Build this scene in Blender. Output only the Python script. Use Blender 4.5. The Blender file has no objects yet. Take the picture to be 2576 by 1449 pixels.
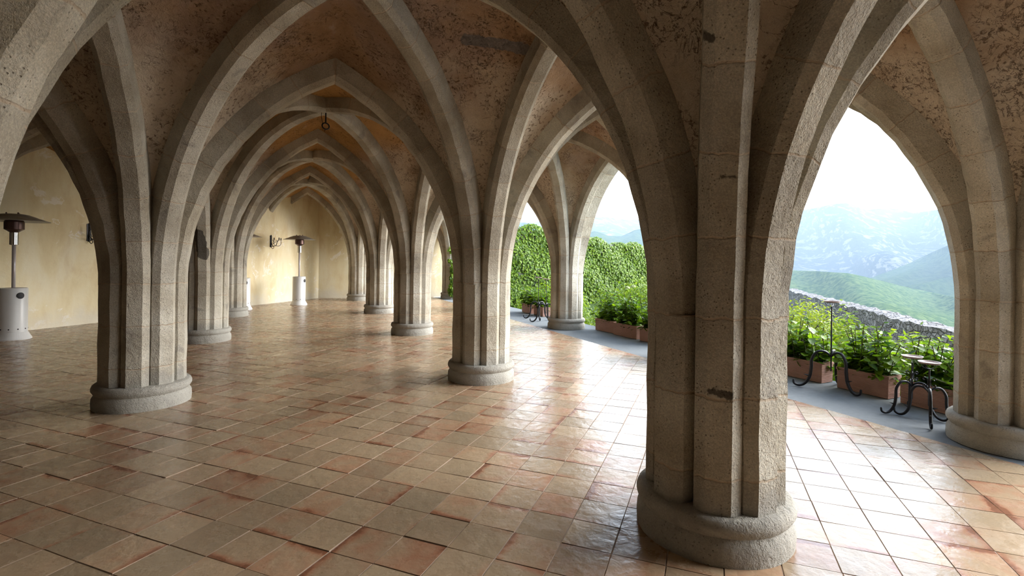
import bpy, bmesh, math, random
import numpy as np
from mathutils import Vector, Matrix

R = math.radians
sc = bpy.context.scene
col = sc.collection
random.seed(4)
rng = np.random.default_rng(4)

# ---------------------------------------------------------------- camera
EYE = 1.62
TH = R(23.2)
FPX = 1274.0
cd = bpy.data.cameras.new('camera'); cam = bpy.data.objects.new('camera', cd); col.objects.link(cam)
cd.sensor_width = 36.0; cd.lens = 36.0 * FPX / 2576.0
cd.shift_y = -69.0 / 2576.0
cd.clip_start = 0.05; cd.clip_end = 30000
cam.matrix_world = Matrix.Translation((0, 0, EYE)) @ Matrix.Rotation(-TH, 4, 'Z') @ Matrix.Rotation(R(90), 4, 'X') @ Matrix.Rotation(0.014, 4, 'Z')
sc.camera = cam

# ---------------------------------------------------------------- world, light, exposure
SKY = 3.1
w = bpy.data.worlds.new('world'); sc.world = w; w.use_nodes = True
nt = w.node_tree; nt.nodes.clear()
out = nt.nodes.new('ShaderNodeOutputWorld'); bg = nt.nodes.new('ShaderNodeBackground')
tc = nt.nodes.new('ShaderNodeTexCoord'); sep = nt.nodes.new('ShaderNodeSeparateXYZ'); ramp = nt.nodes.new('ShaderNodeValToRGB')
nt.links.new(tc.outputs['Generated'], sep.inputs[0]); nt.links.new(sep.outputs['Z'], ramp.inputs[0])
cr = ramp.color_ramp
cr.elements[0].position = 0.0; cr.elements[0].color = (0.90, 0.95, 1.0, 1)
cr.elements[1].position = 0.42; cr.elements[1].color = (0.50, 0.60, 0.74, 1)
e3 = cr.elements.new(0.75); e3.color = (0.14, 0.18, 0.27, 1)
nt.links.new(ramp.outputs[0], bg.inputs[0]); bg.inputs[1].default_value = SKY
nt.links.new(bg.outputs[0], out.inputs[0])
sd = bpy.data.lights.new('sun', 'SUN'); sd.energy = 7.5; sd.angle = R(58); sd.color = (0.97, 0.98, 1.0)
so = bpy.data.objects.new('sun', sd); col.objects.link(so); so.rotation_euler = Vector((-0.92, 0.13, -0.38)).to_track_quat('-Z', 'Y').to_euler()
vs = sc.view_settings
sc.display_settings.display_device = 'sRGB'
vs.view_transform = 'Standard'; vs.look = 'None'; vs.gamma = 1.0; vs.use_curve_mapping = False
vs.exposure = 1.48
cy = sc.cycles
cy.use_denoising = True
cy.max_bounces = 8; cy.diffuse_bounces = 6; cy.glossy_bounces = 3; cy.transmission_bounces = 3; cy.volume_bounces = 0
cy.transparent_max_bounces = 4
cy.caustics_reflective = False; cy.caustics_refractive = False
cy.sample_clamp_indirect = 6.0
cy.use_adaptive_sampling = True; cy.adaptive_threshold = 0.035

# ---------------------------------------------------------------- material helpers
class NT:
    def __init__(s, name):
        s.m = bpy.data.materials.new(name); s.m.use_nodes = True
        s.t = s.m.node_tree; s.t.nodes.clear()
        s.out = s.n('OutputMaterial')
    def n(s, typ, **kw):
        nd = s.t.nodes.new('ShaderNode' + typ)
        for k, v in kw.items():
            if k.startswith('i_'): nd.inputs[k[2:].replace('_', ' ')].default_value = v
            else: setattr(nd, k, v)
        return nd
    def l(s, a, b): s.t.links.new(a, b)
    def val(s, x):
        return x
    def sock(s, inp, v):
        if isinstance(v, (int, float, tuple)): inp.default_value = v
        else: s.l(v, inp)
    def math(s, op, a, b=0.0, c=0.0, clamp=False):
        nd = s.n('Math', operation=op, use_clamp=clamp)
        s.sock(nd.inputs[0], a); s.sock(nd.inputs[1], b); s.sock(nd.inputs[2], c)
        return nd.outputs[0]
    def mix(s, f, a, b, blend='MIX'):
        nd = s.n('Mix', data_type='RGBA', blend_type=blend)
        s.sock(nd.inputs[0], f)
        for k, v in ((6, a), (7, b)):
            if isinstance(v, tuple): nd.inputs[k].default_value = (v[0], v[1], v[2], 1)
            else: s.l(v, nd.inputs[k])
        return nd.outputs[2]
    def noise(s, vec, scale, detail=4, rough=0.55, dist=0.0, color=False):
        nd = s.n('TexNoise'); nd.inputs['Scale'].default_value = scale; nd.inputs['Detail'].default_value = detail
        nd.inputs['Roughness'].default_value = rough; nd.inputs['Distortion'].default_value = dist
        if vec is not None: s.l(vec, nd.inputs['Vector'])
        return nd.outputs['Color' if color else 'Fac']
    def voro(s, vec, scale, feature='F1', rand=1.0):
        nd = s.n('TexVoronoi', feature=feature); nd.inputs['Scale'].default_value = scale; nd.inputs['Randomness'].default_value = rand
        if vec is not None: s.l(vec, nd.inputs['Vector'])
        return nd.outputs['Distance']
    def smooth(s, v, lo, hi):
        nd = s.n('MapRange', interpolation_type='SMOOTHSTEP'); s.sock(nd.inputs[0], v)
        nd.inputs[1].default_value = lo; nd.inputs[2].default_value = hi
        return nd.outputs[0]
    def ramp(s, v, stops):
        nd = s.n('ValToRGB'); s.l(v, nd.inputs[0]); cr = nd.color_ramp
        while len(cr.elements) < len(stops): cr.elements.new(0.5)
        for e, (p, c) in zip(cr.elements, stops): e.position = p; e.color = (c[0], c[1], c[2], 1)
        return nd.outputs[0]
    def bump(s, h, strength, dist, prev=None):
        nd = s.n('Bump'); nd.inputs['Strength'].default_value = strength; nd.inputs['Distance'].default_value = dist
        s.l(h, nd.inputs['Height'])
        if prev is not None: s.l(prev, nd.inputs['Normal'])
        return nd.outputs[0]
    def pos(s): return s.n('NewGeometry').outputs['Position']
    def principled(s, color, rough=0.8, normal=None, metallic=0.0, spec=0.5, **kw):
        p = s.n('BsdfPrincipled')
        if isinstance(color, tuple): p.inputs['Base Color'].default_value = (color[0], color[1], color[2], 1)
        else: s.l(color, p.inputs['Base Color'])
        s.sock(p.inputs['Roughness'], rough); p.inputs['Metallic'].default_value = metallic
        p.inputs['Specular IOR Level'].default_value = spec
        if normal is not None: s.l(normal, p.inputs['Normal'])
        for k, v in kw.items(): p.inputs[k].default_value = v
        s.l(p.outputs[0], s.out.inputs['Surface'])
        return p

def simple(name, c, rough=0.5, metallic=0.0, spec=0.5, var=0.08, scale=30, bmp=0.05):
    k = NT(name); P = k.pos()
    n = k.noise(P, scale, 3)
    cc = k.mix(n, tuple(x * (1 - var) for x in c), tuple(min(1, x * (1 + var)) for x in c))
    k.principled(cc, rough, k.bump(n, bmp, 0.01), metallic, spec)
    return k.m

SPOTS = {}
def spot(k, P, key):
    """irregular elongated stain between two points of the hall, set once the vault stands"""
    a = k.n('CombineXYZ'); b = k.n('CombineXYZ'); SPOTS.setdefault(key, []).append((a, b))
    for q in (a, b): q.inputs[2].default_value = -50
    def vm(op, x, y):
        n = k.n('VectorMath', operation=op); k.l(x, n.inputs[0]); k.l(y, n.inputs[1]); return n
    pa = vm('SUBTRACT', P, a.outputs[0]).outputs[0]; ba = vm('SUBTRACT', b.outputs[0], a.outputs[0]).outputs[0]
    t = k.math('DIVIDE', vm('DOT_PRODUCT', pa, ba).outputs['Value'], k.math('ADD', vm('DOT_PRODUCT', ba, ba).outputs['Value'], 1e-6), clamp=True)
    sc_ = k.n('VectorMath', operation='SCALE'); k.l(ba, sc_.inputs[0]); k.l(t, sc_.inputs['Scale'])
    d = vm('DISTANCE', pa, sc_.outputs[0]).outputs['Value']
    rad = k.n('Value'); rad.label = 'rad'; rad.outputs[0].default_value = 0.03; SPOTS[key][-1] += (rad,)
    d = k.math('ADD', d, k.math('MULTIPLY', k.math('SUBTRACT', k.noise(P, 11, 4, 0.7), 0.5), 0.09))
    return k.smooth(k.math('DIVIDE', k.math('SUBTRACT', rad.outputs[0], d), 0.012), 0.0, 1.0)
def stone_material():
    k = NT('tuff_stone'); P = k.pos()
    uv = k.n('UVMap', uv_map='UVMap'); sx = k.n('SeparateXYZ'); k.l(uv.outputs[0], sx.inputs[0])
    v = sx.outputs[1]
    wob = k.math('MULTIPLY', k.math('SUBTRACT', k.noise(P, 9, 2), 0.5), 0.05)
    vv = k.math('DIVIDE', k.math('ADD', v, wob), 0.44)
    blk = k.math('FLOOR', vv)
    fr = k.math('FRACT', vv)
    edge = k.math('MINIMUM', fr, k.math('SUBTRACT', 1.0, fr))
    joint = k.math('SUBTRACT', 1.0, k.smooth(edge, 0.006, 0.022))
    oi = k.n('ObjectInfo')
    cmb = k.n('CombineXYZ'); k.l(blk, cmb.inputs[0]); k.l(oi.outputs['Random'], cmb.inputs[1])
    wn = k.n('TexWhiteNoise', noise_dimensions='3D'); k.l(cmb.outputs[0], wn.inputs['Vector'])
    r1 = wn.outputs['Value']
    big = k.noise(P, 1.7, 4, 0.6)
    base = k.ramp(big, [(0.32, (0.275, 0.25, 0.20)), (0.5, (0.37, 0.352, 0.297)), (0.68, (0.46, 0.45, 0.395))])
    tint = k.mix(r1, (0.88, 0.87, 0.87), (1.10, 1.08, 1.05))
    c = k.mix(1.0, base, tint, 'MULTIPLY')
    grain = k.noise(P, 95, 3, 0.7)
    c = k.mix(k.smooth(grain, 0.35, 0.75), c, k.mix(1.0, c, (1.45, 1.42, 1.36), 'MULTIPLY'))
    pits = k.math('SUBTRACT', 1.0, k.smooth(k.voro(P, 48), 0.10, 0.24))
    pmask = k.smooth(k.noise(P, 5, 2), 0.42, 0.62)
    pits = k.math('MULTIPLY', pits, pmask)
    c = k.mix(k.math('MULTIPLY', pits, 0.55), c, (0.10, 0.065, 0.04))
    flecks = k.math('SUBTRACT', 1.0, k.smooth(k.voro(P, 30), 0.05, 0.14))
    c = k.mix(k.math('MULTIPLY', flecks, 0.5), c, (0.56, 0.50, 0.42))
    # greenish grey stain patches and near-black spots
    st = k.smooth(k.noise(P, 2.6, 4, 0.6, 0.6), 0.60, 0.70)
    c = k.mix(k.math('MULTIPLY', st, 0.45), c, (0.16, 0.15, 0.14))
    szz = k.n('SeparateXYZ'); k.l(P, szz.inputs[0])
    damp = k.math('SUBTRACT', 1.0, k.smooth(k.math('ADD', szz.outputs[2], k.math('MULTIPLY', k.noise(P, 6, 3), 0.35)), 0.42, 0.60))
    c = k.mix(k.math('MULTIPLY', damp, 0.55), c, (0.27, 0.268, 0.25))
    mort = k.mix(k.noise(P, 3, 2), (0.36, 0.26, 0.17), (0.55, 0.48, 0.38))
    c = k.mix(k.math('MULTIPLY', joint, 0.85), c, mort)
    h = k.math('ADD', k.math('MULTIPLY', grain, 0.6), k.math('ADD', k.math('MULTIPLY', k.noise(P, 22, 4, 0.65), 1.3), k.math('MULTIPLY', pits, -0.9)))
    h = k.math('ADD', h, k.math('MULTIPLY', joint, -0.45))
    for i_ in range(4):
        c = k.mix(k.math('MULTIPLY', spot(k, P, 'stain%d' % i_), 0.8), c, (0.035, 0.03, 0.027))
    k.principled(c, 0.93, k.bump(h, 0.75, 0.016), 0, 0.25)
    return k.m

def plaster_material():
    k = NT('vault_plaster'); P = k.pos()
    sx = k.n('SeparateXYZ'); k.l(P, sx.inputs[0])
    big = k.noise(P, 0.9, 4, 0.6, 0.4)
    c = k.ramp(big, [(0.30, (0.28, 0.17, 0.095)), (0.45, (0.40, 0.265, 0.16)), (0.57, (0.39, 0.275, 0.205)), (0.70, (0.56, 0.43, 0.31))])
    # the crown of the far nave vault keeps an ochre wash, the foot of each web has lost its colour
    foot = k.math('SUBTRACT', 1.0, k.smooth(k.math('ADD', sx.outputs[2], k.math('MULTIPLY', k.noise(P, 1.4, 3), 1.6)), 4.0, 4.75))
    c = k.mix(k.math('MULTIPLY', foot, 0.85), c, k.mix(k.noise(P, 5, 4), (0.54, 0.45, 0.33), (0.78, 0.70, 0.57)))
    far = k.math('MULTIPLY', k.smooth(sx.outputs[1], 6.5, 8.0), k.smooth(sx.outputs[2], 3.55, 3.95))
    far = k.math('MULTIPLY', far, k.math('SUBTRACT', 1.0, k.smooth(sx.outputs[0], 2.2, 2.8)))
    c = k.mix(k.math('MULTIPLY', far, 0.75), c, k.mix(k.noise(P, 7, 3), (0.50, 0.27, 0.075), (0.62, 0.36, 0.12)))
    wsp = k.math('MULTIPLY', k.smooth(k.noise(P, 2.3, 5, 0.65, 1.2), 0.60, 0.72), 0.35)
    c = k.mix(wsp, c, (0.60, 0.52, 0.46))
    def ridge(sc_, dist_, wdt):
        return k.math('SUBTRACT', 1.0, k.smooth(k.math('ABSOLUTE', k.math('SUBTRACT', k.noise(P, sc_, 5, 0.62, dist_), 0.5)), 0.0, wdt))
    cr1 = k.math('MAXIMUM', k.math('MULTIPLY', ridge(5.5, 0.9, 0.010), k.smooth(k.noise(P, 1.9, 3), 0.46, 0.56)),
                 k.math('MULTIPLY', ridge(13, 0.6, 0.022), k.smooth(k.noise(P, 2.4, 4), 0.50, 0.60)))
    pit = k.math('MULTIPLY', k.smooth(k.noise(P, 26, 4, 0.65, 0.5), 0.55, 0.66), k.smooth(k.noise(P, 1.7, 4), 0.42, 0.56))
    c = k.mix(k.math('MULTIPLY', cr1, 0.75), c, (0.09, 0.045, 0.02))
    c = k.mix(k.math('MULTIPLY', pit, 0.75), c, (0.13, 0.065, 0.03))
    c = k.mix(spot(k, P, 'smear'), c, (0.21, 0.185, 0.17))
    fine = k.noise(P, 60, 4, 0.7)
    h = k.math('ADD', k.math('MULTIPLY', fine, 0.5), k.math('MULTIPLY', k.noise(P, 14, 5, 0.7, 0.6), 1.6))
    h = k.math('SUBTRACT', h, k.math('ADD', k.math('MULTIPLY', cr1, 0.8), k.math('MULTIPLY', pit, 0.8)))
    k.principled(c, 0.95, k.bump(h, 0.8, 0.03), 0, 0.2)
    return k.m

def wall_material():
    k = NT('cream_plaster'); P = k.pos()
    sx = k.n('SeparateXYZ'); k.l(P, sx.inputs[0])
    mp = k.n('Mapping'); k.l(P, mp.inputs[0]); mp.inputs['Scale'].default_value = (1.3, 1.3, 0.5)
    n = k.noise(mp.outputs[0], 1.2, 5, 0.6, 0.3)
    c = k.ramp(n, [(0.32, (0.66, 0.55, 0.33)), (0.48, (0.74, 0.655, 0.43)), (0.62, (0.78, 0.72, 0.53)), (0.75, (0.74, 0.65, 0.42))])
    n2 = k.noise(P, 2.2, 6, 0.65, 0.9)
    ring = k.math('SUBTRACT', 1.0, k.smooth(k.math('ABSOLUTE', k.math('SUBTRACT', n2, 0.60)), 0.0, 0.028))
    ring = k.math('MULTIPLY', ring, k.smooth(k.noise(P, 0.8, 2), 0.44, 0.54))
    pat = k.math('MULTIPLY', k.smooth(k.noise(P, 1.6, 6, 0.7, 0.8), 0.62, 0.66), 0.6)
    c = k.mix(k.math('MAXIMUM', k.math('MULTIPLY', ring, 0.9), pat), c, (0.86, 0.83, 0.78))
    dk = k.math('MULTIPLY', k.smooth(k.noise(mp.outputs[0], 2.1, 5, 0.65, 0.5), 0.50, 0.72), 0.35)
    c = k.mix(dk, c, (0.56, 0.42, 0.24))
    low = k.math('SUBTRACT', 1.0, k.smooth(k.math('ADD', sx.outputs[2], k.math('MULTIPLY', k.noise(P, 2.5, 4), 0.9)), 0.45, 0.95))
    c = k.mix(k.math('MULTIPLY', low, 0.6), c, (0.64, 0.62, 0.54))
    h = k.math('ADD', k.noise(P, 12, 5, 0.6), k.math('MULTIPLY', k.noise(P, 80, 2), 0.2))
    k.principled(c, 0.9, k.bump(h, 0.25, 0.02), 0, 0.3)
    return k.m

def tile_material():
    k = NT('terracotta_tile'); P = k.pos()
    uv = k.n('UVMap', uv_map='UVMap'); sx = k.n('SeparateXYZ'); k.l(uv.outputs[0], sx.inputs[0])
    at = k.n('Attribute', attribute_name='rnd'); ar = k.n('SeparateColor'); k.l(at.outputs['Color'], ar.inputs[0])
    r0, r1, r2 = ar.outputs
    def pick(f, x, y):          # f above one half takes x, else y
        g_ = k.math('GREATER_THAN', f, 0.5); return k.math('ADD', k.math('MULTIPLY', g_, x), k.math('MULTIPLY', k.math('SUBTRACT', 1.0, g_), y))
    h1 = k.math('FRACT', k.math('MULTIPLY', r1, 7.3)); h2 = k.math('FRACT', k.math('MULTIPLY', r2, 5.7))
    e = pick(h2, pick(h1, sx.outputs[0], k.math('SUBTRACT', 1, sx.outputs[0])), pick(h1, sx.outputs[1], k.math('SUBTRACT', 1, sx.outputs[1])))
    blot = k.noise(P, 4.5, 4, 0.55, 0.4)
    fac = k.math('ADD', k.math('MULTIPLY', r0, 0.72), k.math('MULTIPLY', k.math('SUBTRACT', blot, 0.5), 1.1))
    # firing shade: one side or the rim of a tile burnt redder
    side = k.math('SUBTRACT', 1.0, k.smooth(k.math('ADD', e, k.math('MULTIPLY', k.math('SUBTRACT', k.noise(P, 7, 3), 0.5), 0.35)), 0.0, 0.24))
    fac = k.math('ADD', fac, k.math('MULTIPLY', side, k.math('MULTIPLY', k.math('ADD', r1, 0.15), 0.62)))
    c = k.ramp(fac, [(0.05, (0.325, 0.245, 0.155)), (0.5, (0.345, 0.245, 0.153)), (0.78, (0.34, 0.19, 0.112)), (0.93, (0.295, 0.135, 0.075)), (1.0, (0.20, 0.085, 0.045))])
    c = k.mix(1.0, c, k.mix(r2, (0.82, 0.82, 0.82), (1.14, 1.12, 1.1)), 'MULTIPLY')
    fine = k.noise(P, 60, 4, 0.65)
    c = k.mix(0.35, c, k.mix(1.0, c, k.mix(fine, (0.6, 0.6, 0.6), (1.45, 1.45, 1.45)), 'MULTIPLY'))
    scr = k.math('MULTIPLY', k.smooth(k.noise(P, 10, 6, 0.75, 1.5), 0.60, 0.74), 0.2)
    c = k.mix(scr, c, (0.56, 0.42, 0.33))
    wear = k.smooth(k.noise(P, 7, 4, 0.6), 0.35, 0.7)
    rough = k.math('ADD', 0.19, k.math('ADD', k.math('MULTIPLY', wear, 0.10), k.math('MULTIPLY', fine, 0.08)))
    h = k.math('ADD', k.math('MULTIPLY', k.noise(P, 11, 3, 0.5, 0.3), 1.0), k.math('MULTIPLY', k.noise(P, 45, 4, 0.6), 0.16))
    k.principled(c, rough, k.bump(h, 0.22, 0.02), 0, 0.6)
    return k.m

def mortar_material():
    k = NT('tile_mortar'); P = k.pos()
    uv = k.n('UVMap', uv_map='UVMap'); sx = k.n('SeparateXYZ'); k.l(uv.outputs[0], sx.inputs[0])
    fi = k.math('FRACT', sx.outputs[0]); d = k.math('MINIMUM', fi, k.math('SUBTRACT', 1, fi))
    white = k.math('SUBTRACT', 1.0, k.smooth(d, 0.02, 0.035))
    white = k.math('MULTIPLY', white, k.smooth(k.noise(P, 1.2, 3), 0.35, 0.55))
    c = k.mix(white, k.mix(k.noise(P, 6, 3), (0.10, 0.065, 0.045), (0.34, 0.27, 0.21)), (0.60, 0.50, 0.42))
    k.principled(c, 0.95, k.bump(k.noise(P, 70, 3), 0.3, 0.01), 0, 0.2)
    return k.m

def leaf_material(name, dark, light, trans=0.35, rough=0.45):
    k = NT(name)
    at = k.n('Attribute', attribute_name='rnd'); ar = k.n('SeparateColor'); k.l(at.outputs['Color'], ar.inputs[0])
    P = k.pos()
    c = k.mix(ar.outputs[0], dark, light)
    c = k.mix(0.25, c, k.mix(1.0, c, k.mix(k.noise(P, 60, 2), (0.5, 0.5, 0.5), (1.5, 1.5, 1.5)), 'MULTIPLY'))
    p = k.n('BsdfPrincipled'); k.l(c, p.inputs['Base Color']); p.inputs['Roughness'].default_value = rough; p.inputs['Specular IOR Level'].default_value = 0.15
    t = k.n('BsdfTranslucent'); k.l(k.mix(1.0, c, (1.5, 1.5, 0.6), 'MULTIPLY'), t.inputs[0])
    mx = k.n('MixShader'); mx.inputs[0].default_value = trans
    k.l(p.outputs[0], mx.inputs[1]); k.l(t.outputs[0], mx.inputs[2]); k.l(mx.outputs[0], k.out.inputs['Surface'])
    return k.m

def hill_material(name, green_a, green_b, rock, lo, hi, scale):
    k = NT(name); P = k.pos()
    n = k.noise(P, 0.02 * scale, 6, 0.65)
    g = k.mix(k.smooth(n, 0.38, 0.62), green_a, green_b)
    mp = k.n('Mapping'); k.l(P, mp.inputs[0]); mp.inputs['Scale'].default_value = (1, 1, 2.6)
    rk = k.smooth(k.noise(mp.outputs[0], 0.0055 * scale, 7, 0.68, 0.5), lo, hi)
    c = k.mix(rk, g, rock)
    k.principled(c, 1.0, k.bump(n, 1.0, 14.0 / scale), 0, 0.0)
    return k.m

M = {}
M['stone'] = stone_material(); M['plaster'] = plaster_material(); M['wall'] = wall_material()
M['tile'] = tile_material(); M['mortar'] = mortar_material()
M['grout'] = simple('grout', (0.30, 0.22, 0.16), 0.95, 0, 0.1)
M['iron'] = simple('black_iron', (0.010, 0.010, 0.013), 0.42, 0.3, 0.5, 0.3)
M['white_enamel'] = simple('white_enamel', (0.72, 0.73, 0.72), 0.35, 0, 0.5, 0.03, 8, 0.01)
M['pole_steel'] = simple('pale_steel', (0.62, 0.58, 0.58), 0.35, 0.25, 0.5, 0.05)
M['chrome'] = simple('chrome', (0.6, 0.58, 0.56), 0.2, 1.0)
M['burner'] = simple('burner_bronze', (0.10, 0.055, 0.045), 0.35, 0.6)
M['hood'] = simple('hood_steel', (0.30, 0.28, 0.25), 0.45, 0.3)
M['black'] = simple('black_hole', (0.01, 0.01, 0.012), 0.6)
M['strip'] = simple('cement_screed', (0.15, 0.165, 0.17), 0.85, 0, 0.3, 0.22, 14, 0.15)
M['ground'] = simple('garden_soil', (0.03, 0.055, 0.012), 0.95, 0, 0.1, 0.5, 3, 0.5)
M['dim_wall'] = simple('unseen_dark_wall', (0.11, 0.09, 0.07), 0.9)  # for unseen walls, coloured dark to cut bounce light on the near pier
M['roof'] = simple('roof_screed', (0.20, 0.19, 0.17), 0.9)
M['soil'] = simple('potting_soil', (0.03, 0.02, 0.014), 0.95)
M['dish'] = simple('dish_clay', (0.33, 0.24, 0.21), 0.5)
M['wood'] = simple('stem', (0.06, 0.055, 0.02), 0.8)
M['hyd'] = leaf_material('hydrangea_leaf', (0.025, 0.075, 0.010), (0.16, 0.27, 0.014))
M['shrub'] = leaf_material('shrub_leaf', (0.06, 0.12, 0.01), (0.21, 0.30, 0.018))
M['yew'] = leaf_material('yellow_shrub_leaf', (0.12, 0.17, 0.010), (0.27, 0.33, 0.02))
M['ivy'] = leaf_material('ivy_leaf', (0.035, 0.08, 0.008), (0.13, 0.205, 0.012), 0.25)
M['flower'] = simple('pale_flower', (0.40, 0.50, 0.22), 0.8)

def terracotta():
    k = NT('planter_terracotta'); P = k.pos(); sx = k.n('SeparateXYZ'); k.l(P, sx.inputs[0])
    st = k.math('SINE', k.math('MULTIPLY', sx.outputs[2], 2 * math.pi / 0.016))
    c = k.mix(k.noise(P, 6, 4), (0.36, 0.18, 0.13), (0.50, 0.30, 0.235))
    k.principled(c, 0.85, k.bump(st, 0.5, 0.006), 0, 0.3)
    return k.m
M['terracotta'] = terracotta()
def rubble():
    k = NT('rubble_stone'); P = k.pos()
    v = k.n('TexVoronoi', feature='F1'); v.inputs['Scale'].default_value = 9.0; k.l(P, v.inputs['Vector'])
    s = k.n('SeparateColor'); k.l(v.outputs['Color'], s.inputs[0])
    c = k.ramp(s.outputs[0], [(0.0, (0.19, 0.185, 0.18)), (0.5, (0.27, 0.265, 0.265)), (1.0, (0.36, 0.355, 0.36))])
    e = k.smooth(k.voro(P, 9.0, 'DISTANCE_TO_EDGE'), 0.0, 0.10)
    c = k.mix(e, (0.17, 0.165, 0.16), c)
    c = k.mix(k.smooth(k.noise(P, 22, 4, 0.7), 0.42, 0.6), k.mix(1.0, c, (0.6, 0.6, 0.6), 'MULTIPLY'), c)
    k.principled(c, 0.95, k.bump(k.math('ADD', e, k.noise(P, 20, 4)), 0.8, 0.05), 0, 0.1)
    return k.m
M['rubble'] = rubble()

# ---------------------------------------------------------------- mesh helpers
def link(name, me, mat, parent=None, loc=None, smooth=False):
    o = bpy.data.objects.new(name, me); col.objects.link(o)
    if mat is not None:
        for m in (mat if isinstance(mat, (list, tuple)) else [mat]): me.materials.append(m)
    if parent: o.parent = parent
    if loc is not None: o.location = loc
    if smooth:
        for p in me.polygons: p.use_smooth = True
    return o
def mesh(name, V, F, mat, parent=None, smooth=False):
    me = bpy.data.meshes.new(name); me.from_pydata([tuple(v) for v in V], [], F); me.update()
    return link(name, me, mat, parent, smooth=smooth)
def from_bm(name, bm, mat, parent=None, smooth=False):
    me = bpy.data.meshes.new(name); bm.normal_update(); bm.to_mesh(me); bm.free()
    return link(name, me, mat, parent, smooth=smooth)
def empty(name, loc, label, cat, group=None, rz=0.0):
    o = bpy.data.objects.new(name, None); col.objects.link(o); o.empty_display_size = 0.2
    o.location = loc; o.rotation_euler = (0, 0, rz); o['label'] = label; o['category'] = cat
    if group: o['group'] = group
    return o
def tag(o, label, cat, group=None, kind=None):
    o['label'] = label; o['category'] = cat
    if group: o['group'] = group
    if kind: o['kind'] = kind
    return o
def struct(o): o['kind'] = 'structure'; return o
def fix_normals(o):
    bm = bmesh.new(); bm.from_mesh(o.data); bmesh.ops.recalc_face_normals(bm, faces=bm.faces); bm.to_mesh(o.data); bm.free(); return o
def lathe(prof, n=40, cx=0, cy=0):
    V = []; F = []
    for r, z in prof:
        for i in range(n):
            a = 2 * math.pi * i / n; V.append((cx + r * math.cos(a), cy + r * math.sin(a), z))
    for j in range(len(prof) - 1):
        for i in range(n):
            i2 = (i + 1) % n; F.append((j * n + i, j * n + i2, (j + 1) * n + i2, (j + 1) * n + i))
    F.append(tuple(reversed(range(n)))); F.append(tuple(range((len(prof) - 1) * n, len(prof) * n)))
    return V, F
def merge(*parts):
    V = []; F = []
    for v, f in parts:
        o = len(V); V += list(v); F += [tuple(i + o for i in q) for q in f]
    return V, F
def box(x0, x1, y0, y1, z0, z1):
    V = [(x, y, z) for z in (z0, z1) for y in (y0, y1) for x in (x0, x1)]
    return V, [(0, 2, 3, 1), (4, 5, 7, 6), (0, 1, 5, 4), (2, 6, 7, 3), (0, 4, 6, 2), (1, 3, 7, 5)]
def tube(pts, rad, n=8):
    pts = [Vector(p) for p in pts]; V = []; F = []
    rads = rad if isinstance(rad, (list, tuple)) else [rad] * len(pts)
    up = None
    for i, p in enumerate(pts):
        t = (pts[min(i + 1, len(pts) - 1)] - pts[max(i - 1, 0)]).normalized()
        if up is None:
            up = Vector((0, 0, 1)) if abs(t.z) < 0.9 else Vector((1, 0, 0))
        a = (up - t * up.dot(t)).normalized(); b = t.cross(a); up = a
        for k in range(n):
            an = 2 * math.pi * k / n; V.append(p + (a * math.cos(an) + b * math.sin(an)) * rads[i])
        if i:
            for k in range(n):
                k2 = (k + 1) % n; o = (i - 1) * n; F.append((o + k, o + k2, o + n + k2, o + n + k))
    F.append(tuple(reversed(range(n)))); F.append(tuple(range(len(V) - n, len(V))))
    return V, F
def spline(P, m=6):
    P = [np.array(p, float) for p in P]; out_ = []
    for i in range(len(P) - 1):
        p0 = P[max(i - 1, 0)]; p1 = P[i]; p2 = P[i + 1]; p3 = P[min(i + 2, len(P) - 1)]
        for k in range(m):
            t = k / m
            out_.append(0.5 * ((2 * p1) + (-p0 + p2) * t + (2 * p0 - 5 * p1 + 4 * p2 - p3) * t * t + (-p0 + 3 * p1 - 3 * p2 + p3) * t ** 3))
    out_.append(P[-1]); return [tuple(p) for p in out_]

# ---------------------------------------------------------------- plan of the hall (metres; nave runs along +Y)
XC = {'S': -5.6, 'L': -1.50, 'R': 2.37, 'O': 6.05}
YR = [2.40, 6.60, 11.08, 15.65, 20.50, 25.0]
YS = [-6.5, -2.05] + YR                       # index 0..7, photo rows 0..4 are 2..6; row 7 lies behind the end wall
SPR = 1.30; APEX = 4.0; RO = 0.395; RIBD = 0.30; WEB = 0.25
WA = Vector((-5.6, 13.30, 0)); WB = Vector((0.88, 21.75, 0))      # oblique cream wall, inner face
wd = (WB - WA).normalized(); wn_ = Vector((-wd.y, wd.x, 0))       # normal pointing out of the hall
def beyond(x, y): return (Vector((x, y, 0)) - WA).dot(wn_)
PN = {'R2': 'big foreground pier', 'R3': 'middle pier', 'R4': 'third pier of the right row', 'R5': 'fourth pier of the right row', 'R6': 'last pier before the end wall',
      'L2': 'pier off frame at left', 'L3': 'left foreground pier', 'L4': 'second left pier', 'L5': 'third left pier', 'L6': 'oblique wall',
      'O2': 'pier at the right edge', 'O3': 'outer pier hidden behind the foreground one', 'O4': 'outer pier beside the ivy', 'O5': 'outer pier behind the middle pier', 'O6': 'ivy-hung pier', 'L1': 'left pier behind the camera', 'R1': 'middle pier behind the camera', 'O1': 'right pier behind the camera', 'R7': 'end wall', 'O7': 'end wall right part', 'L7': 'end wall corner',
      'S2': 'left wall beside the camera', 'S3': 'left wall', 'S4': 'left end wall', 'S5': 'left wall far end'}
def pname(c, j): return PN.get(c + str(j), 'pier behind the camera')
FIX = {'L2': (-1.52, 2.58), 'L3': (-1.52, 6.74), 'L4': (-1.58, 11.28), 'L5': (-1.62, 15.75), 'R2': (2.39, 2.38), 'R3': (2.375, 6.57), 'R4': (2.38, 11.05), 'R5': (2.36, 15.6),
       'R6': (2.31, 20.5), 'O2': (6.03, 2.45), 'O4': (6.12, 10.86)}
def P2(c, j):
    x, y = FIX.get(c + str(j), (XC[c], YS[j])); return Vector((x, y, 0))

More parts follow.
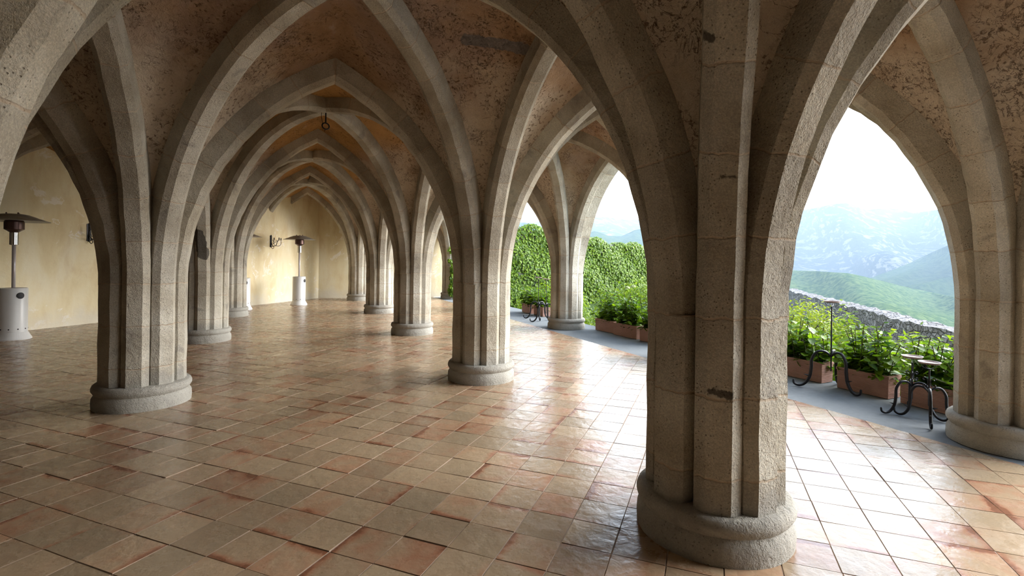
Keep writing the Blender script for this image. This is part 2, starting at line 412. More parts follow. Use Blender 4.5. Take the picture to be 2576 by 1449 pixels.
def arc_pts(L, n=26, APEX=4.0):
    """intrados of half an arch: (s, z, angle, arclength) from the pier to the crown at distance L"""
    a = L - RO; h = APEX - SPR
    r = (a * a + h * h) / (2 * a)
    if r < a: r = a
    z0 = SPR
    if r > h * 1.0001 or True:
        tmax = math.asin(min(1, h / r))
    o = []
    for i in range(n + 1):
        t = tmax * i / n
        o.append((RO + r - r * math.cos(t), z0 + r * math.sin(t), t, r * t))
    return o, r, RO + r
SEC = [(0, -0.068), (0, 0.068), (0.052, 0.122), (RIBD, 0.122), (RIBD, -0.122), (0.052, -0.122)]
PER = [0, 0.136, 0.21, 0.46, 0.70, 0.95]
def half_rib(p, q, side, wob, apex=4.0):
    """swept rib from pier centre p towards q (crown at q)"""
    d = (q - p); L = d.length; d.normalize(); b = Vector((-d.y, d.x, 0))
    pts, r, cx = arc_pts(L, 26, apex)
    rings = []
    for i, (s, z, t, al) in enumerate(pts):
        nrm = (-math.cos(t), math.sin(t))           # outward from the arc centre, in (s,z)
        ring = []
        for (n_, bb) in SEC:
            jit = wob[i % len(wob)] * 0.006
            ss = s + nrm[0] * (n_ + jit * (n_ < 0.06)); zz = z + nrm[1] * (n_ + jit * (n_ < 0.06))
            if i == len(pts) - 1:                    # mitre on the crown plane
                k = (L - ss) / max(math.sin(t), 1e-3); ss = L; zz = zz + k * math.cos(t)
            ring.append((p + d * ss + b * (bb + jit * 0.6) + Vector((0, 0, zz)), al))
        rings.append(ring)
    return rings
def build_rings(halves):
    V = []; F = []; UV = []
    n = len(SEC)
    for rings in halves:
        o = len(V)
        for ring in rings:
            for (v, al) in ring: V.append(v)
        for i in range(len(rings) - 1):
            for k in range(n):
                k2 = (k + 1) % n
                F.append((o + i * n + k, o + i * n + k2, o + (i + 1) * n + k2, o + (i + 1) * n + k))
                u0, u1 = PER[k], (PER[k2] if k2 else 1.2)
                a0, a1 = rings[i][0][1] + SPR, rings[i + 1][0][1] + SPR
                UV += [(u0, a0), (u1, a0), (u1, a1), (u0, a1)]
        F.append(tuple(o + k for k in reversed(range(n)))); UV += [(0.3, rings[0][0][1] + SPR + 0.2)] * n
        m = o + (len(rings) - 1) * n
        F.append(tuple(m + k for k in range(n))); UV += [(0.3, rings[-1][0][1] + SPR + 0.2)] * n
    return V, F, UV
def rib_object(name, V, F, UV, clip=False):
    me = bpy.data.meshes.new(name); me.from_pydata([tuple(v) for v in V], [], F)
    uvl = me.uv_layers.new(name='UVMap'); uvl.data.foreach_set('uv', np.array(UV, dtype=np.float32).ravel())
    bm = bmesh.new(); bm.from_mesh(me)
    bmesh.ops.recalc_face_normals(bm, faces=bm.faces)
    if clip:
        bmesh.ops.bisect_plane(bm, geom=bm.verts[:] + bm.edges[:] + bm.faces[:], plane_co=WA + wn_ * 0.05, plane_no=wn_, clear_outer=True)
    bmesh.ops.bisect_plane(bm, geom=bm.verts[:] + bm.edges[:] + bm.faces[:], plane_co=(0, 21.8, 0), plane_no=(0, 1, 0), clear_outer=True)
    if not bm.faces: bm.free(); return None
    bm.to_mesh(me); bm.free()
    return link(name, me, M['stone'])

# ---------------------------------------------------------------- piers
def pier(c, j, label, half=None):
    p = P2(c, j)
    e = empty('stone_pier', (p.x, p.y, 0), label, 'pier', 'clustered stone piers of the hall')
    prof = [(0.452, 0.0), (0.455, 0.045), (0.452, 0.10), (0.437, 0.125), (0.428, 0.145), (0.445, 0.165), (0.456, 0.185), (0.457, 0.205), (0.447, 0.232), (0.43, 0.247), (0.30, 0.252)]
    V, F = lathe(prof, 56)
    V = [Vector(v) * 1 for v in V]
    for v in V:
        nz = math.sin(v.x * 17 + j) * math.cos(v.y * 15) * 0.004; s = 1 + nz; v.x *= s; v.y *= s
    me = bpy.data.meshes.new('base'); me.from_pydata([tuple(v) for v in V], [], F)
    uvl = me.uv_layers.new(name='UVMap')
    uvl.data.foreach_set('uv', np.full(len(me.loops) * 2, 0.2, dtype=np.float32))
    bo = link('base', me, M['stone'], e, smooth=True)
    md = bo.modifiers.new('es', 'EDGE_SPLIT'); md.split_angle = R(40)
    dirs = []
    for cc, jj in ((1, 0), (1, 1), (0, 1), (-1, 1), (-1, 0), (-1, -1), (0, -1), (1, -1)):
        cols = 'SLRO'; ci = cols.index(c) + cc; jn = j + jj
        x = XC[cols[ci]] if 0 <= ci < 4 else p.x + cc * 3.8
        y = YS[jn] if 0 <= jn < len(YS) else p.y + jj * 4.4
        dirs.append(Vector((x - p.x, y - p.y, 0)).normalized())
    V = []; F = []; UV = []
    for di, d in enumerate(dirs):
        b = Vector((-d.y, d.x, 0)); o = len(V)
        zs = [0.235] + [0.235 + (SPR + 0.02 - 0.235) * i / 5 for i in range(1, 6)]
        cs = [(RO, -0.068), (RO, 0.068), (RO - 0.052, 0.122), (0.05, 0.122), (0.05, -0.122), (RO - 0.052, -0.122)]
        for zi, z in enumerate(zs):
            jt = (math.sin(zi * 2.3 + di * 1.7 + j) * 0.004 if 0 < zi < 5 else 0)
            for (s_, bb) in cs: V.append(d * (s_ + jt) + b * bb + Vector((0, 0, z)))
        for i in range(5):
            for k in range(6):
                k2 = (k + 1) % 6
                F.append((o + i * 6 + k, o + i * 6 + k2, o + (i + 1) * 6 + k2, o + (i + 1) * 6 + k))
                UV += [(PER[k], zs[i]), (PER[k] + .1, zs[i]), (PER[k] + .1, zs[i + 1]), (PER[k], zs[i + 1])]
    me = bpy.data.meshes.new('shafts'); me.from_pydata([tuple(v) for v in V], [], F)
    uvl = me.uv_layers.new(name='UVMap'); uvl.data.foreach_set('uv', np.array(UV, dtype=np.float32).ravel())
    s = link('shafts', me, M['stone'], e); fix_normals(s)
    return e
PL = {'R2': 'massive clustered stone pier dominating the right foreground, dark side to the viewer',
      'R3': 'clustered stone pier in the middle of the picture, standing clear on the tiles',
      'R4': 'clustered stone pier just behind and left of the middle pier',
      'R5': 'smaller distant stone pier, fourth of the right-hand row',
      'R6': 'last pale stone pier of the right row, close to the end wall',
      'L3': 'clustered stone pier in the left foreground on a round base',
      'L4': 'second stone pier of the left row, close behind the left foreground pier',
      'L5': 'third stone pier of the left row, partly hiding a patio heater',
      'O2': 'stone pier at the right edge of the frame beside the planters',
      'O4': 'outer stone pier on the grey strip between ivy wall and planters',
      'O5': 'outer stone pier almost hidden behind the middle pier',
      'O6': 'far outer stone pier with ivy hanging over it',
      'O3': 'outer stone pier hidden behind the massive foreground pier',
      'L2': 'stone pier just outside the frame at the left', }
for k_, lb in PL.items(): pier(k_[0], int(k_[1]), lb)
for i_, (c_, j_) in enumerate((('L', 1), ('R', 1), ('O', 1), ('S', 2), ('S', 3), ('S', 1))):     # supports outside the picture
    e_ = pier(c_, j_, 'x', None); del e_['label']; del e_['category']; del e_['group']
    e_.name = 'trim_%d' % (i_ + 1); e_['kind'] = 'structure'

# ---------------------------------------------------------------- arches and ribs
cols = 'SLRO'
def wobble(): return [random.uniform(-1, 1) for _ in range(27)]
def apex_of(kind, c, j):
    if kind == 'diagonal_rib': return 4.0
    if kind == 'side_arch': return 3.82
    return 3.80 if j <= 3 else 4.0
def arch(c0, j0, c1, j1, kind):
    p, q = P2(c0, j0), P2(c1, j1); m = (p + q) / 2
    ap = apex_of(kind, c0, j0)
    halves = [half_rib(p, m, 1, wobble(), ap), half_rib(q, m, 1, wobble(), ap)]
    V, F, UV = build_rings(halves)
    clip = max(beyond(v.x, v.y) for v in V) > 0
    if kind == 'transverse_arch': lb = 'transverse pointed arch from the %s to the %s' % (pname(c0, j0), pname(c1, j1))
    elif kind == 'side_arch': lb = 'lengthwise pointed arch from the %s to the %s' % (pname(c0, j0), pname(c1, j1))
    else: lb = 'diagonal vault rib from the %s to the %s' % (pname(c0, j0), pname(c1, j1))
    o = rib_object(kind, V, F, UV, clip)
    if o is None: return
    lb = ' '.join(lb.split()[:16]).replace('  ', ' ')
    if j0 < 1 or (j0 < 2 and j1 < 2) or {c0 + str(j0), c1 + str(j1)} <= {'S1', 'S2', 'L1', 'L2', 'S3'}:
        o['kind'] = 'structure'; global ntrim; ntrim += 1; o.name = 'trim_%d' % ntrim; return
    tag(o, lb, 'vault rib' if kind == 'diagonal_rib' else 'arch', {'transverse_arch': 'transverse arches', 'side_arch': 'lengthwise arches', 'diagonal_rib': 'diagonal vault ribs'}[kind])
ntrim = 10
BAYS = []
for ci in range(3):
    for j in range(0, 7):
        if ci == 0 and j > 4: continue
        if ci == 0 and j < 1: continue
        BAYS.append((ci, j))
done = set()
for ci, j in BAYS:
    a, b = cols[ci], cols[ci + 1]
    for key in (((a, j), (b, j)), ((a, j + 1), (b, j + 1))):
        if key in done: continue
        done.add(key); (c0, j0), (c1, j1) = key
        if j0 in (0, 7) or (c0 == 'S' and j0 > 5): continue
        arch(c0, j0, c1, j1, 'transverse_arch')
    for key in (((a, j), (a, j + 1)), ((b, j), (b, j + 1))):
        if key in done: continue
        done.add(key); (c0, j0), (c1, j1) = key
        arch(c0, j0, c1, j1, 'side_arch')
    arch(a, j, b, j + 1, 'diagonal_rib'); arch(b, j, a, j + 1, 'diagonal_rib')

# ---------------------------------------------------------------- vault webs (one plaster ceiling)
def web_curve(p, q, n, apex):
    d = (q - p); L = d.length; d.normalize(); pts, r, cx = arc_pts(L, n, apex)
    o = []
    for i, (s, z, t, al) in enumerate(pts):
        rr = r + WEB; ss = cx - rr * math.cos(t); zz = SPR + rr * math.sin(t)
        o.append((ss, zz))
    # crown: continue until s = L
    t_end = math.acos(max(-1, min(1, (cx - L) / (r + WEB))))
    o = [(cx - (r + WEB) * math.cos(t_end * i / n), SPR + (r + WEB) * math.sin(t_end * i / n)) for i in range(n + 1)]
    return [p + d * s + Vector((0, 0, z)) for s, z in o]
bm = bmesh.new()
NW, MW = 26, 12
for ci, j in BAYS:
    a, b = cols[ci], cols[ci + 1]
    A, B, C_, D = P2(a, j), P2(b, j), P2(b, j + 1), P2(a, j + 1)
    ctr = (A + B + C_ + D) / 4
    for p, q, ap in ((A, B, 0), (B, A, 0), (B, C_, 1), (C_, B, 1), (C_, D, 2), (D, C_, 2), (D, A, 1), (A, D, 1)):
        ap = apex_of('side_arch', a, j) if ap == 1 else apex_of('transverse_arch', a, j + (ap == 2))
        side = web_curve(p, (p + q) / 2, NW, ap); dia = web_curve(p, ctr, NW, 4.0)
        grid = []
        for i in range(NW + 1):
            row = []
            for k in range(MW + 1):
                f_ = k / MW; v = side[i].lerp(dia[i], f_)
                v = v + Vector((0, 0, 0.10 * math.sin(math.pi * f_) * (i / NW) ** 1.2))
                row.append(bm.verts.new(v))
            grid.append(row)
        for i in range(NW):
            for k in range(MW):
                try: bm.faces.new((grid[i][k], grid[i][k + 1], grid[i + 1][k + 1], grid[i + 1][k]))
                except ValueError: pass
bmesh.ops.remove_doubles(bm, verts=bm.verts, dist=0.002)
bmesh.ops.bisect_plane(bm, geom=bm.verts[:] + bm.edges[:] + bm.faces[:], plane_co=WA + wn_ * 0.1, plane_no=wn_, clear_outer=True)
bmesh.ops.bisect_plane(bm, geom=bm.verts[:] + bm.edges[:] + bm.faces[:], plane_co=(0, 21.9, 0), plane_no=(0, 1, 0), clear_outer=True)
bmesh.ops.recalc_face_normals(bm, faces=bm.faces)
for v in bm.verts:
    v.co.z += 0.012 * math.sin(v.co.x * 5.1 + v.co.y * 3.3) * math.sin(v.co.y * 4.7 - v.co.x * 2.1)
ceil_ = struct(from_bm('ceiling', bm, M['plaster'], smooth=True))
md = ceil_.modifiers.new('thick', 'SOLIDIFY'); md.thickness = 0.1; md.offset = 0
struct(mesh('roof_light_block', *box(-6.2, 6.42, -7.0, 22.5, 4.62, 4.95), M['roof']))  # unseen roof slab, added to block light above the webs

# facade wall above the outer arches
V = []; F = []
xs0, xs1 = 6.06, 6.43
for j in range(0, 6):
    y0, y1 = P2('O', j).y, P2('O', j + 1).y; L = (y1 - y0) / 2
    pts, r, cx = arc_pts(L, 24, 3.82)
    fs = lambda s_, z_: max(0.05, s_ - 0.15 * max(0, 1 - (z_ - SPR) / 1.0))
    prof = [(y0 + fs(s, z), z) for s, z, t, al in pts] + [(y1 - fs(s, z), z) for s, z, t, al in reversed(pts[:-1])]
    prof = [(y0, SPR)] + prof + [(y1, SPR)]
    if j == 0: prof = [(y0, 0.0), (y1, 0.0)]  # unseen rear bay walled solid to cut the light from behind
    o = len(V)
    for (y, z) in prof:
        for x in (xs0, xs1): V.append((x, y, z + 0.02))
    for (y, z) in prof:
        for x in (xs0, xs1): V.append((x, y, 4.7))
    n = len(prof)
    for i in range(n - 1):
        a0 = o + 2 * i; b0 = a0 + 2; A0 = o + 2 * n + 2 * i; B0 = A0 + 2
        F += [(a0, b0, B0, A0), (a0 + 1, A0 + 1, B0 + 1, b0 + 1), (a0, a0 + 1, b0 + 1, b0), (A0, B0, B0 + 1, A0 + 1)]
me = bpy.data.meshes.new('wall_right'); me.from_pydata(V, [], F)
uvl = me.uv_layers.new(name='UVMap'); uvl.data.foreach_set('uv', np.array([(me.vertices[l.vertex_index].co.y, me.vertices[l.vertex_index].co.z) for l in me.loops], dtype=np.float32).ravel())
struct(fix_normals(link('wall_right', me, M['stone'])))

# ---------------------------------------------------------------- walls
def wall_between(name, a, b, t, z1=4.65, z0=0.0, mt='wall'):
    d = (b - a).normalized(); n = Vector((-d.y, d.x, 0)) * t
    L = (b - a).length; ns = max(2, int(L / 0.5)); V = []; F = []
    for k, off in ((0, Vector((0, 0, 0))), (1, n)):
        for i in range(ns + 1):
            p = a + d * (L * i / ns) + off
            V += [(p.x, p.y, z0), (p.x, p.y, z1)]
    m = 2 * (ns + 1)
    for i in range(ns):
        q = 2 * i
        F += [(q, q + 2, q + 3, q + 1), (m + q, m + q + 1, m + q + 3, m + q + 2), (q + 1, q + 3, m + q + 3, m + q + 1), (q, m + q, m + q + 2, q + 2)]
    F += [(0, 1, m + 1, m), (m - 2, 2 * m - 2, 2 * m - 1, m - 1)]
    return struct(fix_normals(mesh(name, V, F, M[mt])))
wall_between('wall_left_oblique', WA, WB + wd * 0.0, 0.35)
wall_between('wall_left', Vector((-5.6, -6.6, 0)), Vector((-5.6, 13.3, 0)), 0.35, mt='dim_wall')
wall_between('wall_end', Vector((WB.x, 21.75, 0)), Vector((3.6, 21.42, 0)), 0.35)
wall_between('wall_end_right', Vector((3.6, 21.42, 0)), Vector((6.42, 21.35, 0)), 0.35)
wall_between('wall_back', Vector((6.4, -6.6, 0)), Vector((-5.6, -6.6, 0)), 0.35, mt='dim_wall')
struct(mesh('bounce_ground', *box(6.98, 26, -24, 1.2, -0.4, -0.02), M['roof']))  # unseen ground added to bounce sky light up into the vaults
struct(mesh('bounce_ground_back', *box(-8, 6.98, -24, -7.0, -0.4, -0.02), M['roof']))  # same added ground behind the hall, out of view, for bounce light

# ---------------------------------------------------------------- floor
T = EYE / 5.59
GA = R(-44.35)                                  # tile grid frame -> nave frame
GC = (8.6499, -7.7672)
ca, sa = math.cos(GA), math.sin(GA)
def tile2w(i, j):
    x, y = (i - GC[0]) * T, (j - GC[1]) * T
    return x * ca - y * sa, x * sa + y * ca
struct_pts = []
V = []; F = []; UV = []; RND = []; SK = []
g = 0.011
XE = 5.50
for i in range(-110, 60):
    for j in range(-40, 110):
        cx_, cy_ = tile2w(i + 0.5, j + 0.5)
        if not (-5.9 < cx_ < XE + 0.2 and -6.7 < cy_ < 22.0): continue
        if beyond(cx_, cy_) > 0.5: continue
        shift = 0.0
        tx, ty = random.gauss(0, 0.0007), random.gauss(0, 0.0007); dz = random.gauss(0, 0.0004); wv = random.gauss(0, 0.0007)
        rn = (random.random(), random.random(), random.random(), 1)
        gg = [g + random.uniform(-0.004, 0.006) for _ in range(4)]
        xs = [i + gg[0], i + 0.5, i + 1 - gg[1]]; ys = [j + gg[2], j + 0.5, j + 1 - gg[3]]
        o = len(V)
        for b_ in range(3):
            for a_ in range(3):
                x, y = tile2w(xs[a_] + shift, ys[b_])
                V.append((x, y, dz + tx * (a_ - 1) + ty * (b_ - 1) + (wv if a_ == 1 and b_ == 1 else 0)))
        for (a_, b_) in ((0, 0), (1, 0), (2, 0), (2, 1), (2, 2), (1, 2), (0, 2), (0, 1)):
            x, y = tile2w(xs[a_] + (a_ - 1) * 0.008, ys[b_] + (b_ - 1) * 0.008); V.append((x, y, -0.008))
        for b_ in range(2):
            for a_ in range(2):
                q = o + b_ * 3 + a_; F.append((q, q + 1, q + 4, q + 3))
                UV += [(a_ / 2, b_ / 2), (a_ / 2 + .5, b_ / 2), (a_ / 2 + .5, b_ / 2 + .5), (a_ / 2, b_ / 2 + .5)]; RND += [rn] * 4
        ringt = [0, 1, 2, 5, 8, 7, 6, 3]
        for k in range(8):
            k2 = (k + 1) % 8
            F.append((o + ringt[k], o + 9 + k, o + 9 + k2, o + ringt[k2])); UV += [(0.5, 0.5)] * 4; RND += [rn] * 4; SK.append(len(F) - 1)
me = bpy.data.meshes.new('floor'); me.from_pydata(V, [], F)
uvl = me.uv_layers.new(name='UVMap'); uvl.data.foreach_set('uv', np.array(UV, dtype=np.float32).ravel())
ca_ = me.color_attributes.new('rnd', 'FLOAT_COLOR', 'CORNER'); ca_.data.foreach_set('color', np.array(RND, dtype=np.float32).ravel())
mi = np.zeros(len(F), dtype=np.int32); mi[SK] = 1; me.polygons.foreach_set('material_index', mi)
bm = bmesh.new(); bm.from_mesh(me)
bmesh.ops.bisect_plane(bm, geom=bm.verts[:] + bm.edges[:] + bm.faces[:], plane_co=(XE, 0, 0), plane_no=(1, 0, 0), clear_outer=True)
bm.to_mesh(me); bm.free()
struct(link('floor', me, [M['tile'], M['grout']]))
V = []; F = []; UV = []
corners = [(-5.9, -6.9), (XE, -6.9), (XE, 22.0), (-5.9, 22.0)]
for x, y in corners: V.append((x, y, -0.0045))
for x, y in corners: V.append((x, y, -0.15))
me = bpy.data.meshes.new('floor_mortar'); me.from_pydata(V, [], [(0, 1, 2, 3), (4, 7, 6, 5), (0, 4, 5, 1), (1, 5, 6, 2), (2, 6, 7, 3), (3, 7, 4, 0)])
def w2tile(x, y):
    X, Y = x * ca + y * sa, -x * sa + y * ca
    return X / T + GC[0], Y / T + GC[1]
uvl = me.uv_layers.new(name='UVMap')
uvl.data.foreach_set('uv', np.array([w2tile(me.vertices[l.vertex_index].co.x, me.vertices[l.vertex_index].co.y) for l in me.loops], dtype=np.float32).ravel())
struct(link('floor_mortar', me, M['mortar']))
struct(mesh('trim_10', *box(XE, 6.98, -7.0, 21.4, -0.16, -0.006), M['strip']))

# ---------------------------------------------------------------- leaves
def leaves(name, centers, normals, sizes, mat, parent=None, aspect=0.62, fold=0.25, kind='ovate', droop=0.15):
    """mesh of many leaves; centers Nx3 (leaf base), normals Nx3 (leaf face), direction random about the normal"""
    N = len(centers)
    n = normals / np.linalg.norm(normals, axis=1, keepdims=True)
    a = rng.normal(size=(N, 3)); a[:, 2] -= droop * 4
    t = a - (a * n).sum(1, keepdims=True) * n; t /= np.linalg.norm(t, axis=1, keepdims=True)
    b = np.cross(n, t)
    S = sizes[:, None]
    if kind == 'ovate': st = [(0, 0, 0), (0.3, 1, 0), (0.3, -1, 0), (0.3, 0, -1), (0.68, 0.78, 0), (0.68, -0.78, 0), (0.68, 0, -1), (1, 0, 0)]
    elif kind == 'narrow': st = [(0, 0, 0), (0.3, 1, 0), (0.3, -1, 0), (0.3, 0, -1), (0.7, 0.6, 0), (0.7, -0.6, 0), (0.7, 0, -1), (1, 0, 0)]
    else: st = [(0, 0, 0), (0.25, 1, 0), (0.25, -1, 0), (0.3, 0, -1), (0.55, 0.75, 0), (0.55, -0.75, 0), (0.62, 0, -1), (1, 0, 0)]
    W = aspect * 0.5
    Vs = []
    for (l, w_, m_) in st:
        lift = -fold * 0.25 * (1 if m_ else 0) - droop * l * l * 0.6
        Vs.append(centers + t * (l * S) + b * (w_ * W * S) + n * (lift * S))
    Vv = np.stack(Vs, 1).reshape(-1, 3)
    base = np.arange(N) * 8
    tris = []
    fl = [(0, 3, 1), (0, 2, 3), (1, 3, 6), (1, 6, 4), (3, 2, 5), (3, 5, 6), (4, 6, 7), (6, 5, 7)]
    Fv = np.concatenate([np.stack([base + x for x in f_], 1)[:, None] for f_ in fl], 1).reshape(-1, 3)
    me = bpy.data.meshes.new(name)
    me.vertices.add(len(Vv)); me.vertices.foreach_set('co', Vv.astype(np.float32).ravel())
    me.loops.add(Fv.size); me.loops.foreach_set('vertex_index', Fv.astype(np.int32).ravel())
    me.polygons.add(len(Fv)); me.polygons.foreach_set('loop_start', (np.arange(len(Fv)) * 3).astype(np.int32))
    me.update(calc_edges=True)
    me.polygons.foreach_set('use_smooth', np.ones(len(Fv), dtype=bool))
    ca2 = me.color_attributes.new('rnd', 'FLOAT_COLOR', 'POINT')
    r_ = np.repeat(rng.random((N, 1)), 8, 0); cc = np.concatenate([r_, r_, r_, np.ones_like(r_)], 1)
    ca2.data.foreach_set('color', cc.astype(np.float32).ravel())
    return link(name, me, mat, parent)

# ---------------------------------------------------------------- planters with hydrangeas
def planter(x, y, rz, L, label, plabel, seed, hgt=0.62, flowers=0, wid=0.24):
    e = empty('planter_box', (x, y, 0), label, 'planter', 'terracotta planter boxes along the edge', rz)
    h = 0.275; t = 0.022; bl = L / 2; bw = wid / 2
    outer = [(-bw, -bl), (bw, -bl), (bw, bl), (-bw, bl)]
    V = []
    for z, s in ((0, 0.0), (h - 0.03, 0.004), (h - 0.03, 0.012), (h, 0.012)):
        for a_, b_ in outer: V.append((a_ + math.copysign(s, a_), b_ + math.copysign(s, b_), z))
    for z in (h, h - 0.05):
        for a_, b_ in outer: V.append((a_ - math.copysign(t, a_), b_ - math.copysign(t, b_), z))
    F = [(3, 2, 1, 0)]
    for r_ in range(5):
        for k in range(4):
            k2 = (k + 1) % 4; F.append((r_ * 4 + k, r_ * 4 + k2, (r_ + 1) * 4 + k2, (r_ + 1) * 4 + k))
    bo = mesh('box', V, F, M['terracotta'], e)
    mesh('soil', *box(-bw + t, bw - t, -bl + t, bl - t, h - 0.08, h - 0.045), M['soil'], e)
    pe = empty('hydrangea', (x, y, h - 0.05), plabel, 'plant', 'hydrangeas in the planter boxes', rz)
    r_ = np.random.default_rng(seed)
    # leafy stems
    VV, FF = [], []
    C = []; Nn = []; Sz = []
    for s in range(int(34 * L / 0.6)):
        bx, by = r_.uniform(-bw * .7, bw * .7), r_.uniform(-bl * .9, bl * .9)
        tip = np.array([bx + r_.normal(0, .13) + 0.01, by + r_.normal(0, .11), r_.uniform(0.13, hgt - 0.12)])
        pts = [np.array([bx, by, -0.02]), np.array([bx, by, 0]) * .5 + tip * .5 + np.array([0, 0, .03]), tip]
        v, f_ = tube(pts, 0.005, 5); VV, FF = merge((VV, FF), (v, f_))
        nl = 13
        for q in range(nl):
            tt = (q + .7) / nl; pc = pts[0] * (1 - tt) ** 2 + 2 * pts[1] * tt * (1 - tt) + pts[2] * tt ** 2
            an = q * 2.4 + r_.uniform(-.5, .5); out = np.array([math.cos(an), math.sin(an), 0])
            C.append(pc + out * 0.012); Nn.append(out * r_.uniform(.15, .7) + np.array([0, 0, 1.0 - .3 * (1 - tt)])); Sz.append(r_.uniform(.095, .165) * (1 - .35 * (tt > .85)))
    mesh('stems', VV, FF, M['wood'], pe)
    leaves('leaves', np.array(C), np.array(Nn), np.array(Sz), M['hyd'], pe, 0.66, 0.35, 'ovate', 0.18)
    for q in range(flowers):
        fx, fy, fz = (0.0, (-.12 + .2 * q), hgt - 0.06 - .04 * q)
        bmf = bmesh.new()
        for _ in range(46):
            v = Vector(r_.normal(size=3)).normalized(); v.z = abs(v.z) * .8
            m_ = Matrix.Translation(Vector((fx, fy, fz)) + v * 0.055) @ v.to_track_quat('Z', 'Y').to_matrix().to_4x4()
            bmesh.ops.create_cone(bmf, cap_ends=True, segments=4, radius1=0.017, radius2=0.006, depth=0.008, matrix=m_)
        from_bm('flower_head', bmf, M['flower'], pe)
    return e
PB = [(6.75, 5.07, 0.05, 0.74, 'left terracotta planter box under the right-hand opening', 'leafy hydrangea in the left planter of the right-hand opening', 1, .76),
      (6.76, 4.16, 0.02, 0.62, 'middle terracotta planter box between two iron stands, right-hand opening', 'leafy hydrangea behind the tall iron stand', 2, .80),
      (6.72, 3.33, -0.06, 0.72, 'terracotta planter box behind the low iron stands near the right pier', 'hydrangea behind the pair of low iron stands', 3, .74),
      (6.76, 9.95, 0.06, 0.76, 'planter box nearest the outer pier, middle opening', 'hydrangea growing right beside the outer pier', 4, .86),
      (6.72, 9.14, 0.05, 0.78, 'planter box in the centre of the middle opening', 'hydrangea carrying pale green flower heads', 5, .92),
      (6.74, 8.24, 0.05, 0.76, 'planter box beside the foreground pier, middle opening', 'dark hydrangea beside the foreground pier in the middle opening', 6, .84),
      (6.76, 14.35, -.1, 0.70, 'small distant planter box left of the outer pier, farther one', 'distant hydrangea in front of the ivy wall, farther one', 7, .78),
      (6.78, 13.5, -.06, 0.70, 'distant planter box behind the twin stands by the outer pier', 'distant hydrangea behind the twin tall stands', 8, .78)]
for (x, y, rz, L, lb, pl, sd_, hg) in PB: planter(x, y, rz, L, lb, pl, sd_, hg, flowers=2 if sd_ == 5 else 0)

# ---------------------------------------------------------------- garden
def dome_shrub(name, x, y, z0, rx, ry, h, n, size, mat, label, cat='shrub', group='shrubs of the garden', shape='ovate', asp=0.5, lump=0.25, stem=True):
    e = empty(name, (x, y, z0), label, cat, group)
    u = rng.normal(size=(n, 3)); u /= np.linalg.norm(u, axis=1, keepdims=True); u[:, 2] = np.abs(u[:, 2])
    ph = rng.uniform(0, 6.28, 6)
    lumpf = 1 + lump * (np.sin(u[:, 0] * 5 + ph[0]) * np.sin(u[:, 1] * 5 + ph[1]) + 0.6 * np.sin(u[:, 2] * 9 + ph[2]) * np.sin(u[:, 0] * 8 + ph[3])) * 0.7
    rad = (rng.uniform(0.0, 1, n) ** 0.25) * lumpf * rng.uniform(0.88, 1.08, n)
    C = np.stack([u[:, 0] * rad * rx, u[:, 1] * rad * ry, u[:, 2] * rad * h], 1)
    Nn = u + rng.normal(0, 0.45, (n, 3)) + np.array([0, 0, 0.5])
    leaves('foliage', C, Nn, rng.uniform(0.7, 1.25, n) * size, mat, e, asp, 0.3, shape, 0.12)
    if stem:
        VV, FF = [], []
        for k in range(6):
            an = k * 1.05; v, f_ = tube([(0.05 * math.cos(an), 0.05 * math.sin(an), 0), (rx * .3 * math.cos(an), ry * .3 * math.sin(an), h * .5), (rx * .6 * math.cos(an), ry * .6 * math.sin(an), h * .8)], [0.02, 0.013, 0.006], 6)
            VV, FF = merge((VV, FF), (v, f_))
        mesh('stems', VV, FF, M['wood'], e)
    return e
GZ = -0.55
SH = [ # x, y, rx, ry, h(top above ground), n, size, mat, label
 (7.75, 4.95, .65, .75, 1.28, 4200, .10, 'shrub', 'bushy shrub behind the left planter of the right-hand opening'),
 (7.75, 4.0, .65, .65, 1.26, 4200, .10, 'shrub', 'light green narrow-leaved shrub behind the middle planter at right'),
 (7.7, 3.05, .65, .65, 1.42, 4600, .10, 'shrub', 'tallest narrow-leaved shrub beside the right pier'),
 (10.6, 8.0, 1.5, 1.5, 1.22, 9000, .085, 'yew', 'yellow-green bush below the rubble wall, right-hand opening'),
 (8.2, 10.4, .9, .9, 1.66, 5200, .11, 'shrub', 'light shrub behind the pale-flowered hydrangea, ivy side'),
 (8.0, 9.0, .9, .95, 1.60, 5200, .11, 'shrub', 'bright shrub in the centre of the middle opening, behind the planters'),
 (8.6, 11.9, .95, 1.0, 1.55, 5000, .11, 'shrub', 'shrub just right of the outer pier at the ivy foot'),
 (8.0, 7.6, .85, .8, 1.55, 4600, .11, 'shrub', 'shrub against the foreground pier in the middle opening'),
 (8.2, 14.6, .9, 1.1, 1.30, 4000, .11, 'shrub', 'shrub behind the distant planters left of the outer pier'),
 (8.3, 16.6, .9, 1.1, 1.30, 3600, .11, 'shrub', 'farthest garden shrub at the foot of the ivy wall'),
 (12.2, 12.2, 1.8, 1.5, 1.75, 8000, .12, 'yew', 'far yellow-green bush between ivy wall and middle planters'),
]
for (x, y, rx, ry, h, n, s, mt, lb) in SH:
    dome_shrub('garden_shrub', x, y, GZ, rx, ry, h, n, s, M[mt], lb, shape='narrow', asp=0.42)
gp = [(6.98, -20), (9.4, -20), (9.6, 3.6), (10.5, 5.5), (13.5, 8.9), (17.0, 12.8), (18.5, 14.4), (24.5, 26.2), (6.98, 23)]
n_ = len(gp)
struct(mesh('garden_ground', [(x, y, GZ) for x, y in gp] + [(x, y, GZ - 1.2) for x, y in gp], [tuple(range(n_)), tuple(reversed(range(n_, 2 * n_)))] + [(i + n_, (i + 1) % n_ + n_, (i + 1) % n_, i) for i in range(n_)], M['ground']))

